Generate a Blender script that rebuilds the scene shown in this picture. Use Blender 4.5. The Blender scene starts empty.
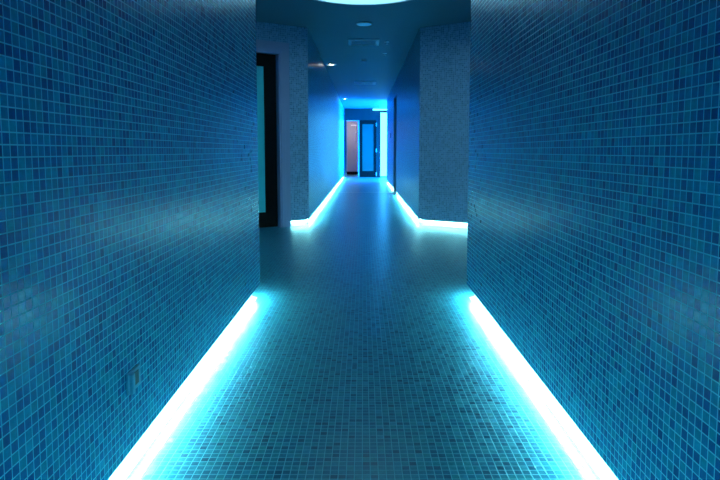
import bpy, bmesh, math
from mathutils import Vector, Matrix

C = bpy.context.scene.collection
S = bpy.context.scene

# ------------------------------------------------------------------ camera, world, exposure
F_PX, PITCH = 580.0, 5.0
CAM_Z = 1.0
cam_d = bpy.data.cameras.new('camera')
cam = bpy.data.objects.new('camera', cam_d)
C.objects.link(cam)
cam_d.sensor_width = 36.0
cam_d.sensor_fit = 'HORIZONTAL'
cam_d.lens = F_PX / 720.0 * 36.0
cam_d.shift_x = -3.3 / 720.0
cam_d.shift_y = -(240 - 151 - F_PX * math.tan(math.radians(PITCH))) / 720.0
cam_d.clip_start = 0.02
cam.location = (0, 0, CAM_Z)
cam.rotation_euler = (math.radians(90 - PITCH), 0, 0)
S.camera = cam

w = bpy.data.worlds.new('world')
S.world = w
w.use_nodes = True
w.node_tree.nodes['Background'].inputs[0].default_value = (0.0, 0.01, 0.03, 1)
w.node_tree.nodes['Background'].inputs[1].default_value = 0.0

S.view_settings.view_transform = 'Standard'
S.view_settings.look = 'None'
S.view_settings.gamma = 1
S.view_settings.exposure = 0.0
S.view_settings.use_curve_mapping = False
S.cycles.use_denoising = True
S.cycles.denoising_prefilter = 'NONE'
S.cycles.max_bounces = 10
S.cycles.diffuse_bounces = 6
S.cycles.glossy_bounces = 5
S.cycles.sample_clamp_indirect = 4.0
S.cycles.sample_clamp_direct = 40.0
S.cycles.caustics_reflective = False
S.cycles.caustics_refractive = False

# lamp strengths
LED_COL, LED_STR = (0.24, 0.86, 0.90), 262.0
COVE_COL, COVE_STR = (0.32, 0.80, 1.0), 3.3
LOBBY_FILL_COL, LOBBY_FILL_STR = (0.0, 0.30, 1.0), 110.0
COLUMN_COL, COLUMN_STR = (0.065, 0.50, 1.0), 7.5

# ------------------------------------------------------------------ materials
def new_mat(name):
    m = bpy.data.materials.new(name)
    m.use_nodes = True
    nt = m.node_tree
    return m, nt, nt.nodes['Principled BSDF']

def plain(name, col, rough=0.5, metal=0.0, noise=0.0):
    m, nt, p = new_mat(name)
    p.inputs['Roughness'].default_value = rough
    p.inputs['Metallic'].default_value = metal
    n = nt.nodes.new('ShaderNodeTexNoise')
    tc = nt.nodes.new('ShaderNodeTexCoord')
    nt.links.new(tc.outputs['Object'], n.inputs['Vector'])
    n.inputs['Scale'].default_value = 9.0
    r = nt.nodes.new('ShaderNodeMix'); r.data_type = 'RGBA'
    a = tuple(c * (1 - noise) for c in col)
    b = tuple(min(1, c * (1 + noise)) for c in col)
    r.inputs[6].default_value = (*a, 1)
    r.inputs[7].default_value = (*b, 1)
    nt.links.new(n.outputs['Fac'], r.inputs[0])
    nt.links.new(r.outputs[2], p.inputs['Base Color'])
    return m

def glow(name, col, strength):
    m, nt, p = new_mat(name)
    p.inputs['Base Color'].default_value = (0.6, 0.6, 0.6, 1)
    p.inputs['Emission Color'].default_value = (*col, 1)
    p.inputs['Emission Strength'].default_value = strength
    return m

def mosaic(name, ramp, grout_col, rough=0.22, pitch=0.025, joint=0.10, off=(0, 0, 0), tilt=0.035, vary=1.0, ior=1.5, bump=0.35, grough=0.6):
    """square glass mosaic, laid in the plane the face looks out of"""
    m, nt, p = new_mat(name)
    N, L = nt.nodes, nt.links
    def mth(op, a, b=None, c=None):
        n = N.new('ShaderNodeMath'); n.operation = op
        for i, v in enumerate((a, b, c)):
            if v is None: continue
            if isinstance(v, (int, float)): n.inputs[i].default_value = v
            else: L.new(v, n.inputs[i])
        return n.outputs[0]
    tc = N.new('ShaderNodeTexCoord')
    sp = N.new('ShaderNodeSeparateXYZ'); L.new(tc.outputs['Object'], sp.inputs[0])
    sn = N.new('ShaderNodeSeparateXYZ'); L.new(tc.outputs['Normal'], sn.inputs[0])
    horiz = mth('GREATER_THAN', mth('ABSOLUTE', sn.outputs[2]), 0.7)
    sidex = mth('GREATER_THAN', mth('ABSOLUTE', sn.outputs[0]), 0.7)
    def mix(f, a, b):
        return mth('ADD', mth('MULTIPLY', f, b), mth('MULTIPLY', mth('SUBTRACT', 1.0, f), a))
    u = mix(sidex, sp.outputs[0], sp.outputs[1])
    v = mix(horiz, sp.outputs[2], sp.outputs[1])
    U = mth('DIVIDE', mth('ADD', u, off[0]), pitch)
    V = mth('DIVIDE', mth('ADD', v, off[1]), pitch)
    fu, fv = mth('FRACT', U), mth('FRACT', V)
    du = mth('MINIMUM', fu, mth('SUBTRACT', 1.0, fu))
    dv = mth('MINIMUM', fv, mth('SUBTRACT', 1.0, fv))
    d = mth('MINIMUM', du, dv)
    mr = N.new('ShaderNodeMapRange'); mr.interpolation_type = 'SMOOTHSTEP'
    mr.inputs['From Min'].default_value = joint * 0.5 - 0.02
    mr.inputs['From Max'].default_value = joint * 0.5 + 0.025
    L.new(d, mr.inputs['Value'])
    is_tile = mr.outputs['Result']
    cb = N.new('ShaderNodeCombineXYZ')
    L.new(mth('FLOOR', U), cb.inputs[0]); L.new(mth('FLOOR', V), cb.inputs[1])
    wn = N.new('ShaderNodeTexWhiteNoise'); wn.noise_dimensions = '3D'
    L.new(cb.outputs[0], wn.inputs['Vector'])
    cr = N.new('ShaderNodeValToRGB')
    cr.color_ramp.interpolation = 'LINEAR'
    els = cr.color_ramp.elements
    while len(els) < len(ramp): els.new(0.5)
    for e, (pos, col) in zip(els, ramp):
        e.position = pos; e.color = (*col, 1)
    L.new(wn.outputs['Value'], cr.inputs[0])
    # cloudy streaks inside the glass
    ns = N.new('ShaderNodeTexNoise'); ns.inputs['Scale'].default_value = 70.0
    L.new(tc.outputs['Object'], ns.inputs['Vector'])
    hs = N.new('ShaderNodeHueSaturation')
    L.new(cr.outputs[0], hs.inputs['Color'])
    L.new(mth('MULTIPLY_ADD', ns.outputs['Fac'], 0.7 * vary, 1.0 - 0.35 * vary), hs.inputs['Value'])
    mx = N.new('ShaderNodeMix'); mx.data_type = 'RGBA'
    L.new(is_tile, mx.inputs[0])
    mx.inputs[6].default_value = (*grout_col, 1)
    L.new(hs.outputs[0], mx.inputs[7])
    L.new(mx.outputs[2], p.inputs['Base Color'])
    L.new(mix(is_tile, grough, rough), p.inputs['Roughness'])
    p.inputs['IOR'].default_value = ior
    # each tile sits at its own slight tilt; joints are sunk
    vm = N.new('ShaderNodeVectorMath'); vm.operation = 'SUBTRACT'
    L.new(wn.outputs['Color'], vm.inputs[0]); vm.inputs[1].default_value = (0.5, 0.5, 0.5)
    vs = N.new('ShaderNodeVectorMath'); vs.operation = 'SCALE'
    L.new(vm.outputs[0], vs.inputs[0]); vs.inputs['Scale'].default_value = tilt * 2
    ge = N.new('ShaderNodeNewGeometry')
    va = N.new('ShaderNodeVectorMath'); va.operation = 'ADD'
    L.new(ge.outputs['Normal'], va.inputs[0]); L.new(vs.outputs[0], va.inputs[1])
    vn = N.new('ShaderNodeVectorMath'); vn.operation = 'NORMALIZE'
    L.new(va.outputs[0], vn.inputs[0])
    bp = N.new('ShaderNodeBump')
    bp.inputs['Strength'].default_value = bump
    bp.inputs['Distance'].default_value = 0.002
    L.new(is_tile, bp.inputs['Height']); L.new(vn.outputs[0], bp.inputs['Normal'])
    if tilt or bump: L.new(bp.outputs[0], p.inputs['Normal'])
    return m

WALL_RAMP = [(0.0, (0.006, 0.08, 0.26)), (0.25, (0.008, 0.15, 0.40)), (0.6, (0.008, 0.24, 0.48)),
             (0.85, (0.008, 0.31, 0.48)), (1.0, (0.012, 0.37, 0.62))]
FLOOR_RAMP = [(0.0, (0.012, 0.08, 0.15)), (0.2, (0.015, 0.14, 0.24)), (0.6, (0.018, 0.19, 0.28)),
              (0.85, (0.018, 0.22, 0.28)), (1.0, (0.03, 0.23, 0.36))]
M = {}
M['wall'] = mosaic('blue glass mosaic', WALL_RAMP, (0.10, 0.74, 0.90), off=(0.004, -0.0125, 0), tilt=0.014, rough=0.25, ior=1.42, joint=0.11)
M['far'] = mosaic('glossy blue glass mosaic', WALL_RAMP, (0.10, 0.74, 0.90), off=(0.004, -0.0125, 0), tilt=0, rough=0.32, grough=0.32, ior=1.42, joint=0.12, bump=0)
M['rot'] = mosaic('grey blue glass mosaic', [(0.0, (0.18, 0.32, 0.54)), (0.5, (0.29, 0.45, 0.70)), (1.0, (0.40, 0.57, 0.82))],
                  (0.64, 0.84, 0.95), off=(0.004, 0.0075, 0), rough=0.3, tilt=0.02)
M['floor'] = mosaic('blue green floor mosaic', FLOOR_RAMP, (0.16, 0.50, 0.60), off=(0.003, 0.006, 0), rough=0.28, tilt=0.02, ior=1.28)
M['ceil'] = plain('matt ceiling paint', (0.14, 0.22, 0.29), 0.55, 0, 0.03)
M['paint'] = plain('dark blue wall paint', (0.012, 0.015, 0.021), 0.45, 0, 0.04)
M['ceil'].node_tree.nodes['Principled BSDF'].inputs['Specular IOR Level'].default_value = 0.15
M['plinth'] = plain('white plinth', (0.88, 0.86, 0.86), 0.6, 0, 0.03)
M['frame'] = plain('lilac grey casing paint', (0.50, 0.46, 0.70), 0.4, 0, 0.04)
M['dark'] = plain('black stained oak', (0.004, 0.003, 0.004), 0.8, 0, 0.3)
M['dark'].node_tree.nodes['Principled BSDF'].inputs['Specular IOR Level'].default_value = 0.15
M['glass'] = plain('frosted teal glass', (0.08, 0.80, 0.88), 0.35, 0, 0.06)
M['blueglass'] = plain('frosted blue glass', (0.008, 0.06, 0.06), 0.5, 0, 0.06)
M['bluedoor'] = plain('dark blue door paint', (0.30, 0.45, 0.60), 0.5, 0, 0.1)
M['steel'] = plain('brushed steel', (0.55, 0.57, 0.6), 0.3, 0.9, 0.05)
M['white'] = plain('white plastic', (0.86, 0.88, 0.90), 0.4, 0, 0.02)
M['socket'] = plain('light blue plastic', (0.16, 0.50, 0.66), 0.4, 0, 0.02)
M['trim'] = plain('pale fixture enamel', (0.86, 0.90, 0.92), 0.4, 0, 0.02)
M['slot'] = plain('dark void', (0.004, 0.02, 0.035), 0.6, 0, 0.1)
M['grey'] = plain('grey grille mesh', (0.10, 0.15, 0.20), 0.6, 0, 0.1)
M['mauve'] = plain('mauve grey wall paint', (0.36, 0.38, 0.47), 0.6, 0, 0.05)
M['led'] = glow('led strip diffuser', LED_COL, LED_STR)
M['cove'] = glow('ceiling dome glow', COVE_COL, COVE_STR)
M['lobby'] = glow('unseen blue fill glow', LOBBY_FILL_COL, LOBBY_FILL_STR)
M['column'] = glow('white light panel glow', COLUMN_COL, COLUMN_STR)
M['spot'] = glow('downlight lamp glow', (1.0, 0.97, 0.9), 30.0)
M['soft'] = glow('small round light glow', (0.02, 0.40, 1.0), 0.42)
M['warm'] = glow('room lamp glow', (1.0, 0.80, 0.80), 30.0)

# ------------------------------------------------------------------ helpers
def box(bm, x0, x1, y0, y1, z0, z1):
    vs = [bm.verts.new((x, y, z)) for z in (z0, z1) for y in (y0, y1) for x in (x0, x1)]
    for f in ((0, 2, 3, 1), (4, 5, 7, 6), (0, 1, 5, 4), (1, 3, 7, 5), (3, 2, 6, 7), (2, 0, 4, 6)):
        bm.faces.new([vs[i] for i in f])

def prism(bm, poly, z0, z1):
    lo = [bm.verts.new((x, y, z0)) for x, y in poly]
    hi = [bm.verts.new((x, y, z1)) for x, y in poly]
    n = len(poly)
    bm.faces.new(lo[::-1]); bm.faces.new(hi)
    for i in range(n):
        bm.faces.new((lo[i], lo[(i + 1) % n], hi[(i + 1) % n], hi[i]))

def lathe(bm, prof, n=40, cx=0, cy=0, cz=0):
    """prof: (radius, z) pairs; closed where the radius is 0"""
    rings = []
    for r, z in prof:
        if r < 1e-6: rings.append([bm.verts.new((cx, cy, cz + z))])
        else: rings.append([bm.verts.new((cx + r * math.cos(2 * math.pi * k / n), cy + r * math.sin(2 * math.pi * k / n), cz + z)) for k in range(n)])
    for a, b in zip(rings, rings[1:]):
        for k in range(n):
            j = (k + 1) % n
            if len(a) == 1 and len(b) == 1: continue
            if len(a) == 1: bm.faces.new((a[0], b[k], b[j]))
            elif len(b) == 1: bm.faces.new((a[k], b[0], a[j]))
            else: bm.faces.new((a[k], b[k], b[j], a[j]))

def obj(name, bm, mat, parent=None, bevel=0.0, smooth=False):
    bmesh.ops.recalc_face_normals(bm, faces=bm.faces[:])
    me = bpy.data.meshes.new(name)
    bm.to_mesh(me); bm.free()
    me.materials.append(mat)
    if smooth:
        for p in me.polygons: p.use_smooth = True
    o = bpy.data.objects.new(name, me)
    C.objects.link(o)
    if parent: o.parent = parent
    if bevel:
        b = o.modifiers.new('bevel', 'BEVEL'); b.width = bevel; b.segments = 2; b.limit_method = 'ANGLE'
    return o

def boxes(*bs):
    bm = bmesh.new()
    for b in bs: box(bm, *b)
    return bm

def tag(o, label, cat, group=None, kind=None):
    o['label'] = label; o['category'] = cat
    if group: o['group'] = group
    if kind: o['kind'] = kind
    return o

def struct(o, label, cat):
    return tag(o, label, cat, None, 'structure')

def empty(name, loc=(0, 0, 0), rz=0.0):
    o = bpy.data.objects.new(name, None)
    C.objects.link(o)
    o.location = loc; o.rotation_euler = (0, 0, rz)
    o.empty_display_size = 0.1
    return o

# ------------------------------------------------------------------ dimensions (metres; camera looks along +Y)
HC = 2.615                       # ceiling
LIP = 0.090                     # walls stop this far above the floor
XN, YN = 0.71, 3.92             # near corridor half width, its far end
XL = 0.735
XF, YF = 0.75, 7.81             # far corridor half width, its near end
YL, YE = 18.6, 22.3             # far corridor ends, lobby end wall
YB = -5.0                       # behind the camera
DX, DY = 0.841, 0.541           # direction of the slanted faces
ANG = math.atan2(DY, DX)
FACE = 1.65
XS = XF + DX * FACE             # rotunda side walls
YS0, YS1 = YN + DY * FACE, YF - DY * FACE
RC, YC = 0.725, 5.82            # round ceiling recess
GLOW_SHEET = 0.016                     # inset of thin white sheet added on floor so strip glow reads white
IN = 0.045                      # depth of the recess under the walls

# ------------------------------------------------------------------ floor and ceiling
floor = obj('floor', boxes((-3.0, 3.2, YB - 0.3, 25.2, -0.12, 0.0)), M['floor'])
struct(floor, 'small square blue green mosaic tile floor running the length of the corridor', 'floor')

bm = bmesh.new()
X0, X1, Y0, Y1 = -3.0, 3.2, 4.6, 7.0
angs = sorted([2 * math.pi * k / 72 for k in range(72)] +
              [math.atan2(y - YC, x) % (2 * math.pi) for x in (X0, X1) for y in (Y0, Y1)])
inner, outer, up = [], [], []
for a in angs:
    c, s = math.cos(a), math.sin(a)
    tx = (X1 if c > 0 else X0) / c if abs(c) > 1e-9 else 1e9
    ty = ((Y1 if s > 0 else Y0) - YC) / s if abs(s) > 1e-9 else 1e9
    t = min(tx, ty)
    inner.append(bm.verts.new((RC * c, YC + RC * s, HC)))
    up.append(bm.verts.new((RC * c, YC + RC * s, HC + 0.20)))
    outer.append(bm.verts.new((t * c, YC + t * s, HC)))
n = len(angs)
for i in range(n):
    j = (i + 1) % n
    bm.faces.new((inner[i], outer[i], outer[j], inner[j]))
    bm.faces.new((inner[i], inner[j], up[j], up[i]))
box(bm, X0, X1, YB - 0.3, Y0, HC, HC + 0.2)
box(bm, X0, X1, Y1, 25.2, HC, HC + 0.2)
ceiling = obj('ceiling', bm, M['ceil'])
struct(ceiling, 'smooth dim blue painted ceiling with a round recess over the junction', 'ceiling')

# ------------------------------------------------------------------ near corridor
def near_wall(s, name, label):
    p = [(s * XN, YB), (s * XN, YN), (s * (XN + DX * FACE), YS0), (s * (XS + 0.2), YS0), (s * (XS + 0.2), YB)]
    b = bmesh.new(); prism(b, p, LIP, HC)
    struct(obj(name, b, M['wall']), label, 'wall')
    q = [(s * (XN + IN), YB), (s * (XN + IN), YN - IN), (s * (XN + IN + DX * FACE), YS0 - IN), (s * (XS + 0.2), YS0 - IN), (s * (XS + 0.2), YB)]
    b = bmesh.new(); prism(b, q, 0, LIP)
    q2 = [(s * (XN + GLOW_SHEET), YB), (s * (XN + GLOW_SHEET), YN - GLOW_SHEET), (s * (XN + GLOW_SHEET + DX * FACE), YS0 - GLOW_SHEET), (s * (XS + 0.2), YS0 - GLOW_SHEET), (s * (XS + 0.2), YB)]
    prism(b, q2, 0, 0.0012)
    struct(obj('baseboard_near_' + ('left' if s < 0 else 'right'), b, M['plinth']), 'white plinth set back below the ' + ('left' if s < 0 else 'right') + ' mosaic wall beside the camera', 'plinth')
near_wall(-1, 'wall_near_left', 'blue mosaic wall filling the left side of the view')
near_wall(1, 'wall_near_right', 'blue mosaic wall filling the right side of the view')
struct(obj('wall_back', boxes((-0.9, 0.9, YB - 0.2, YB, 0, HC)), M['wall']), 'mosaic wall closing the corridor behind the viewer', 'wall')

# ------------------------------------------------------------------ rotunda
for s, side in ((-1, 'left'), (1, 'right')):
    x0, x1 = sorted((s * XS, s * (XS + 0.2)))
    struct(obj('wall_junction_' + side, boxes((x0, x1, YS0, YS1 + 0.1, 0, HC)), M['rot']), 'mosaic side wall of the junction hidden behind the ' + side + ' near wall', 'wall')

# right slanted face
wr = obj('wall_slanted_right', boxes((0, FACE + 0.1, 0, 0.2, LIP, HC)), M['rot'])
wr.location = (XF, YF, 0); wr.rotation_euler.z = -ANG
struct(wr, 'pale grey blue mosaic wall turning off beyond the right near wall', 'wall')
o = obj('baseboard_slanted_right', boxes((-0.02, FACE + 0.1, IN, 0.2, 0, LIP), (-0.01, FACE + 0.1, GLOW_SHEET, 0.2, 0, 0.0012)), M['plinth'])
o.location = (XF, YF, 0); o.rotation_euler.z = -ANG
struct(o, 'glowing white plinth below the slanted wall on the right', 'plinth')

# left slanted face with a door (local x runs from the corner at 0 to the left)
DA, DB, DH = 0.408, 1.27, 2.26       # door opening
CW = 0.13                            # casing width
wl = obj('wall_slanted_left', boxes((-DA, 0, 0, 0.2, LIP, HC), (-DB, -DA, 0, 0.2, DH, HC), (-FACE - 0.1, -DB, 0, 0.2, LIP, HC)), M['rot'])
wl.location = (-XL, YF, 0); wl.rotation_euler.z = ANG
struct(wl, 'pale grey blue mosaic wall around the dark framed door on the left', 'wall')
o = obj('baseboard_slanted_left', boxes((-DA + CW - 0.012, 0.02, IN, 0.2, 0, LIP), (-DA + CW - 0.012, 0.01, GLOW_SHEET, 0.2, 0, 0.0012)), M['plinth'])
o.location = (-XL, YF, 0); o.rotation_euler.z = ANG
struct(o, 'glowing white plinth between the left door casing and the corner', 'plinth')

d1 = empty('door_1', (-XL, YF, 0), ANG)
struct(d1, 'black framed teal glass door in the slanted wall on the left', 'door')
obj('casing', boxes((-DA, -DA + CW * 0.45, -0.03, 0.02, 0, DH + CW * 0.45), (-DA + CW * 0.45, -DA + CW, -0.018, 0.02, 0, DH + CW),
                    (-DB - CW * 0.45, -DB, -0.03, 0.02, 0, DH + CW * 0.45), (-DB - CW, -DB - CW * 0.45, -0.018, 0.02, 0, DH + CW),
                    (-DB, -DA, -0.03, 0.02, DH, DH + CW * 0.45), (-DB - CW * 0.45, -DA + CW * 0.45, -0.018, 0.02, DH + CW * 0.45, DH + CW)),
    M['frame'], d1, 0.004)
obj('jamb', boxes((-DA - 0.02, -DA, -0.02, 0.2, 0, DH), (-DB, -DB + 0.02, -0.02, 0.2, 0, DH), (-DB, -DA, -0.02, 0.2, DH - 0.02, DH)), M['frame'], d1)
LA, LB = -DB + 0.02, -DA - 0.02
obj('leaf_frame', boxes((LB - 0.165, LB, 0.07, 0.115, 0.005, DH - 0.02), (LA, LA + 0.165, 0.07, 0.115, 0.005, DH - 0.02),
                        (LA + 0.165, LB - 0.165, 0.07, 0.115, 0.005, 0.20), (LA + 0.165, LB - 0.165, 0.07, 0.115, 2.08, DH - 0.02)), M['dark'], d1, 0.003)
obj('glass_panel', boxes((LA + 0.16, LB - 0.16, 0.085, 0.10, 0.195, 2.085)), M['glass'], d1)
bm = boxes((LA + 0.06, LA + 0.085, 0.02, 0.045, 0.85, 1.25), (LA + 0.062, LA + 0.083, 0.04, 0.075, 0.88, 0.90), (LA + 0.062, LA + 0.083, 0.04, 0.075, 1.20, 1.22))
obj('pull_handle', bm, M['steel'], d1, 0.004)

# ------------------------------------------------------------------ far corridor
GA, GB, GH = 13.15, 14.45, 2.30      # recessed doorway in the right wall
struct(obj('wall_far_left', boxes((-XL - 0.25, -XL, YF, YE + 0.2, LIP, HC)), M['far']), 'glossy bright blue mosaic wall on the left of the far corridor', 'wall')
struct(obj('baseboard_far_left', boxes((-XL - 0.25, -XL - IN, YF + 0.02, YE + 0.2, 0, LIP), (-XL - 0.25, -XL - GLOW_SHEET, YF + 0.02, YE + 0.2, 0, 0.0012)), M['plinth']), 'white plinth set back below the far left corridor wall', 'plinth')
struct(obj('wall_far_right', boxes((XF, XF + 0.25, YF, GA, LIP, HC), (XF, XF + 0.25, GA, GB, GH, HC), (XF, XF + 0.25, GB, YL, LIP, HC)), M['far']), 'glossy blue mosaic wall on the right of the far corridor', 'wall')
struct(obj('baseboard_far_right', boxes((XF + IN, XF + 0.25, YF + 0.02, GA, 0, LIP), (XF + IN, XF + 0.25, GB, YL, 0, LIP), (XF + GLOW_SHEET, XF + 0.25, YF + 0.02, GA, 0, 0.0012), (XF + GLOW_SHEET, XF + 0.25, GB, YL, 0, 0.0012)), M['plinth']), 'white plinth set back below the far right corridor wall', 'plinth')

d3 = empty('door_3', (XF, (GA + GB) / 2, 0))
struct(d3, 'dark door recessed in the right wall of the far corridor', 'door')
hw = (GB - GA) / 2
obj('jamb', boxes((0.0, 0.25, -hw, -hw + 0.03, 0, GH), (0.0, 0.25, hw - 0.03, hw, 0, GH), (0.0, 0.25, -hw, hw, GH - 0.03, GH)), M['bluedoor'], d3)
obj('leaf', boxes((0.12, 0.165, -hw + 0.03, hw - 0.03, 0.004, GH - 0.03)), M['bluedoor'], d3, 0.003)
obj('pull_handle', boxes((0.09, 0.105, hw - 0.16, hw - 0.14, 0.9, 1.2), (0.1, 0.12, hw - 0.16, hw - 0.14, 0.92, 0.94), (0.1, 0.12, hw - 0.16, hw - 0.14, 1.16, 1.18)), M['steel'], d3)
struct(obj('trim_threshold', boxes((-XL, XF, 13.98, 14.03, 0.0, 0.003)), M['steel']), 'thin pale metal strip across the far corridor floor', 'floor trim')

# ------------------------------------------------------------------ lobby at the end
OA, OB, DE, HE = -0.64, -0.17, 0.50, 2.17
we = obj('wall_end', boxes((-XL, OA, YE, YE + 0.15, 0, HC), (OA, DE, YE, YE + 0.15, HE, HC), (OB, -0.13, YE, YE + 0.15, 0, HE), (DE, 2.6, YE, YE + 0.15, 0, HC)), M['paint'])
struct(we, 'dark blue end wall above and beside the far door', 'wall')
struct(obj('wall_lobby_right', boxes((2.4, 2.6, YL, YE, 0, HC)), M['paint']), 'wall of the side passage around the far corner', 'wall')
struct(obj('wall_lobby_front', boxes((XF + 0.25, 2.6, YL - 0.2, YL, 0, HC)), M['paint']), 'wall of the side passage behind the right corridor wall', 'wall')

t = empty('door_2', (-0.13, YE, 0))
struct(t, 'narrow dark framed blue glass door at the end of the corridor', 'door')
dw = DE + 0.13
obj('leaf_frame', boxes((0.0, 0.095, -0.005, 0.04, 0.005, HE), (dw - 0.105, dw - 0.01, -0.005, 0.04, 0.005, HE),
                        (0.095, dw - 0.105, -0.005, 0.04, 0.005, 0.23), (0.095, dw - 0.105, -0.005, 0.04, HE - 0.15, HE)), M['dark'], t, 0.003)
obj('glass_panel', boxes((0.09, dw - 0.10, 0.01, 0.025, 0.225, HE - 0.145)), M['blueglass'], t)
for z in (0.12, 1.02, 2.0):
    bm = bmesh.new(); lathe(bm, [(0, -0.07), (0.011, -0.07), (0.011, 0.07), (0, 0.07)], 12, dw + 0.006, -0.018, z)
    box(bm, dw - 0.02, dw + 0.02, -0.012, -0.002, z - 0.065, z + 0.065)
    obj('hinge', bm, M['steel'], t)

# the room seen through the open doorway
struct(obj('wall_side_room', boxes((-1.6, 0.2, 24.7, 24.85, 0, HC), (-1.7, -1.6, YE + 0.15, 24.85, 0, HC), (0.05, 0.2, YE + 0.15, 24.7, 0, HC)), M['mauve']), 'mauve grey wall seen through the narrow opening left of the far door', 'wall')
struct(obj('baseboard_side_room', boxes((-1.6, 0.05, 24.68, 24.7, 0, 0.13)), M['dark']), 'dark skirting at the foot of the mauve grey wall', 'skirting')
struct(obj('trim_opening', boxes((OB - 0.03, OB + 0.015, YE - 0.02, YE + 0.15, 0, HE), (OA, OB - 0.03, YE - 0.012, YE + 0.15, HE - 0.02, HE)), M['mauve']), 'pale upright jamb between the opening and the far door', 'door trim')
r = obj('wall_rail', boxes((-0.52, -0.28, 24.62, 24.65, 2.06, 2.10), (-0.51, -0.49, 24.65, 24.70, 2.07, 2.09), (-0.31, -0.29, 24.65, 24.70, 2.07, 2.09), (-0.31, -0.295, 24.625, 24.645, 1.75, 2.06)), M['white'])
tag(r, 'pale rail high on the mauve grey wall beyond the opening', 'rail')
r = empty('room_lamp', (-0.75, 23.6, HC))
tag(r, 'ceiling lamp of the side room hidden above the opening', 'lamp')
obj('housing', boxes((-0.3, 0.3, -0.3, 0.3, -0.05, 0)), M['white'], r)
obj('diffuser', boxes((-0.28, 0.28, -0.28, 0.28, -0.06, -0.05)), M['warm'], r)

# luminous panels of the lobby; the blue one is added out of view
p = empty('light_column', (0.0, YE, 0))
tag(p, 'tall glowing white light panel right of the far door', 'light panel')
obj('housing', boxes((0.645, 1.50, -0.06, 0, 0.03, 2.46)), M['white'], p)
obj('diffuser', boxes((0.66, 1.485, -0.075, -0.06, 0.045, 2.445)), M['column'], p)
p = empty('ceiling_light_bar', (0.0, YE, HC))
tag(p, 'short glowing bar at the ceiling above the white light panel', 'light bar')
obj('housing', boxes((0.36, 1.0, -0.11, 0.0, -0.03, 0)), M['white'], p)
obj('diffuser', boxes((0.37, 0.99, -0.12, -0.01, -0.075, -0.03)), M['column'], p)
p = empty('unseen_blue_fill', (2.4, 0, 0))
tag(p, 'unseen blue light panel added around the far right corner to light the far corridor', 'light panel')
obj('housing', boxes((-0.05, 0, YL + 0.2, YE - 0.6, 0.15, 1.9)), M['white'], p)
obj('diffuser', boxes((-0.06, -0.05, YL + 0.22, YE - 0.62, 0.17, 1.88)), M['lobby'], p)

# ------------------------------------------------------------------ LED strips under the walls
def led(label, loc, rz, length):
    """local x along the wall, local y into the recess"""
    e = empty('led_strip', loc, rz)
    tag(e, label, 'light strip', 'light strips under the walls')
    obj('housing', boxes((0, length, 0.017, 0.020, 0.066, 0.081), (0, length, 0.0415, 0.0445, 0.066, 0.081), (0, length, 0.020, 0.0415, 0.077, 0.081)), M['white'], e)
    obj('diffuser', boxes((0.002, length - 0.002, 0.020, 0.0415, 0.0632, 0.077)), M['led'], e)
    return e
H90 = math.pi / 2
led('unseen glowing strip added under the slanted wall behind the left near wall', (-XN - 0.03 * DX, YN + 0.03 * DY, 0), math.pi - ANG, FACE - 0.1)  # this strip and the next are added out of view to brighten the junction
led('unseen glowing strip added under the slanted wall behind the right near wall', (XN + DX * (FACE - 0.07), YN + DY * (FACE - 0.07), 0), math.pi + ANG, FACE - 0.1)
led('long glowing strip under the left near wall', (-XN, YB + 0.01, 0), H90, YN - YB - 0.02)
led('long glowing strip under the right near wall', (XN, YN - 0.01, 0), -H90, YN - YB - 0.02)
led('glowing strip under the left wall of the far corridor', (-XL, YF + 0.01, 0), H90, YE - YF - 0.05)
led('glowing strip under the right far corridor wall in front of its recessed door', (XF, GA - 0.01, 0), -H90, GA - YF - 0.03)
led('short glowing strip under the right far corridor wall beyond its recessed door', (XF, YL - 0.01, 0), -H90, YL - GB - 0.03)
led('glowing strip under the slanted mosaic wall on the right', (XF + 0.02 * DX, YF - 0.02 * DY, 0), -ANG, FACE - 0.1)
led('very short glowing strip beside the casing of the left glass door', (-XL - (DA - CW) * DX, YF - (DA - CW) * DY, 0), ANG, DA - CW - 0.02)

# ------------------------------------------------------------------ ceiling fittings
c = empty('round_ceiling_light', (0, YC, HC))
tag(c, 'large round recessed glowing ceiling light over the junction', 'ceiling light')
bm = bmesh.new(); lathe(bm, [(0, 0.185), (RC - 0.015, 0.185), (RC - 0.015, 0.20), (0, 0.20)], 72)
obj('diffuser', bm, M['cove'], c)
bm = bmesh.new(); lathe(bm, [(RC - 0.004, 0.16), (RC - 0.012, 0.16), (RC - 0.012, -0.012), (RC + 0.018, -0.012), (RC + 0.018, 0.0), (RC - 0.004, 0.0), (RC - 0.004, 0.16)], 72)
obj('rim', bm, M['trim'], c)

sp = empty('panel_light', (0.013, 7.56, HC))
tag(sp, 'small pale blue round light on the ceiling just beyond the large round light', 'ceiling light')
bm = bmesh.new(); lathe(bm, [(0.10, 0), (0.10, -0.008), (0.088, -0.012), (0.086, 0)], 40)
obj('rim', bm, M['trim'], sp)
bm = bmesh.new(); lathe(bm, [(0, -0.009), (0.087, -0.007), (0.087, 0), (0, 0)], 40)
obj('diffuser', bm, M['soft'], sp)

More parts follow.
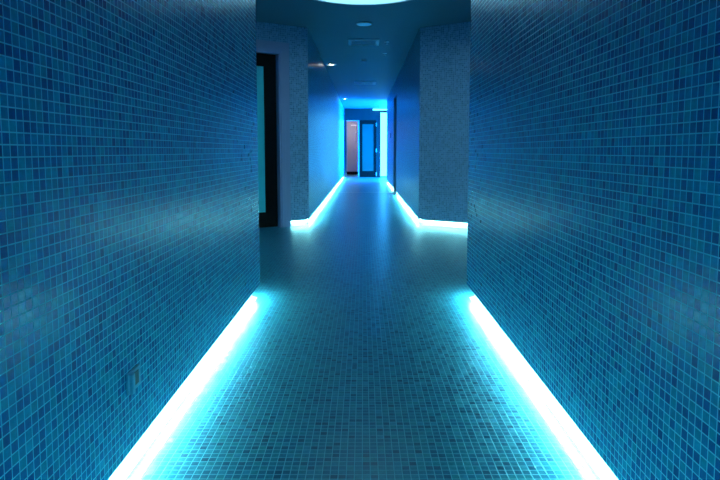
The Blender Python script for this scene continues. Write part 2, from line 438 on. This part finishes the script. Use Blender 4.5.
def grille(name, label, x0, x1, y0, y1, fw, nsl, cat):
    g = empty(name, ((x0 + x1) / 2, (y0 + y1) / 2, HC))
    tag(g, label, cat)
    a, b = (x1 - x0) / 2, (y1 - y0) / 2
    obj('frame', boxes((-a, a, -b, -b + fw, -0.012, 0), (-a, a, b - fw, b, -0.012, 0), (-a, -a + fw, -b + fw, b - fw, -0.012, 0), (a - fw, a, -b + fw, b - fw, -0.012, 0)), M['trim'], g, 0.002)
    obj('backing', boxes((-a + fw, a - fw, -b + fw, b - fw, -0.003, 0)), M['grey'] if nsl == 0 else M['ceil'], g)
    for k in range(nsl):
        y = -b + fw + (2 * b - 2 * fw) * (k + 0.5) / nsl
        obj('slat', boxes((-a + fw, a - fw, y - 0.027, y + 0.027, -0.009, -0.005)), M['trim'], g)
grille('ceiling_grille', 'rectangular grille with a pale frame in front of the smoke detector', -0.225, 0.235, 8.60, 9.04, 0.05, 0, 'grille')
grille('ceiling_vent', 'faint pale slatted vent on the ceiling near the corridor end', -0.22, 0.30, 13.7, 14.25, 0.06, 6, 'vent')

sd = empty('smoke_detector', (0.01, 10.5, HC))
tag(sd, 'small round smoke detector in the middle of the ceiling', 'smoke detector')
bm = bmesh.new(); lathe(bm, [(0, 0), (0.06, 0), (0.058, -0.005), (0, -0.006)], 28); obj('base', bm, M['white'], sd)
bm = bmesh.new(); lathe(bm, [(0.05, -0.005), (0.046, -0.009), (0.03, -0.018), (0, -0.022)], 28); obj('cover', bm, M['white'], sd)

def sprinkler(label, x, y):
    e = empty('ceiling_sprinkler', (x, y, HC)); tag(e, label, 'sprinkler', 'ceiling sprinklers')
    b = bmesh.new(); lathe(b, [(0, 0), (0.035, 0), (0.033, -0.006), (0, -0.008)], 20); obj('rose', b, M['trim'], e)
    b = bmesh.new(); lathe(b, [(0.006, -0.007), (0.006, -0.03), (0.018, -0.031), (0.018, -0.034), (0, -0.034)], 16); obj('deflector', b, M['steel'], e)
sprinkler('tiny sprinkler beside the rectangular ceiling grille', 0.35, 8.79)
sprinkler('tiny sprinkler beyond the grille, right of the smoke detector', 0.355, 9.81)

def downlight(label, x, y, r):
    e = empty('downlight', (x, y, HC)); tag(e, label, 'downlight', 'lit downlights')
    b = bmesh.new(); lathe(b, [(r, 0), (r, -0.01), (r * 0.72, -0.012), (r * 0.68, 0)], 32); obj('rim', b, M['trim'], e)
    b = bmesh.new(); lathe(b, [(0, -0.002), (r * 0.70, -0.002), (r * 0.70, 0), (0, 0)], 32); obj('reflector', b, M['white'], e)
    b = bmesh.new(); lathe(b, [(0, -0.012), (r * 0.28, -0.009), (r * 0.32, -0.002), (0, -0.002)], 24); obj('lamp', b, M['spot'], e)
downlight('lit downlight on the ceiling close to the far left wall', -0.60, 11.03, 0.095)
downlight('lit downlight at the far end of the corridor ceiling', -0.565, 18.1, 0.085)

# ------------------------------------------------------------------ small wall fittings
so = empty('wall_socket', (-XN, 1.725, 0.303))
tag(so, 'small rectangular socket plate low on the left mosaic wall', 'socket')
obj('plate', boxes((0, 0.010, -0.045, 0.045, -0.032, 0.032)), M['socket'], so, 0.003)
obj('recess', boxes((0.010, 0.0115, -0.012, 0.026, -0.019, 0.022)), M['slot'], so)
obj('cover_flap', boxes((0.010, 0.022, -0.045, -0.026, -0.031, 0.031)), M['socket'], so, 0.003)

sw = empty('wall_switch', (XF, 15.8, 1.42))
tag(sw, 'tiny dark switch on the right wall near the corridor end', 'switch')
obj('plate', boxes((-0.012, 0, -0.05, 0.05, -0.06, 0.06)), M['slot'], sw, 0.003)
obj('button', boxes((-0.016, -0.012, -0.02, 0.02, -0.03, 0.03)), M['steel'], sw)
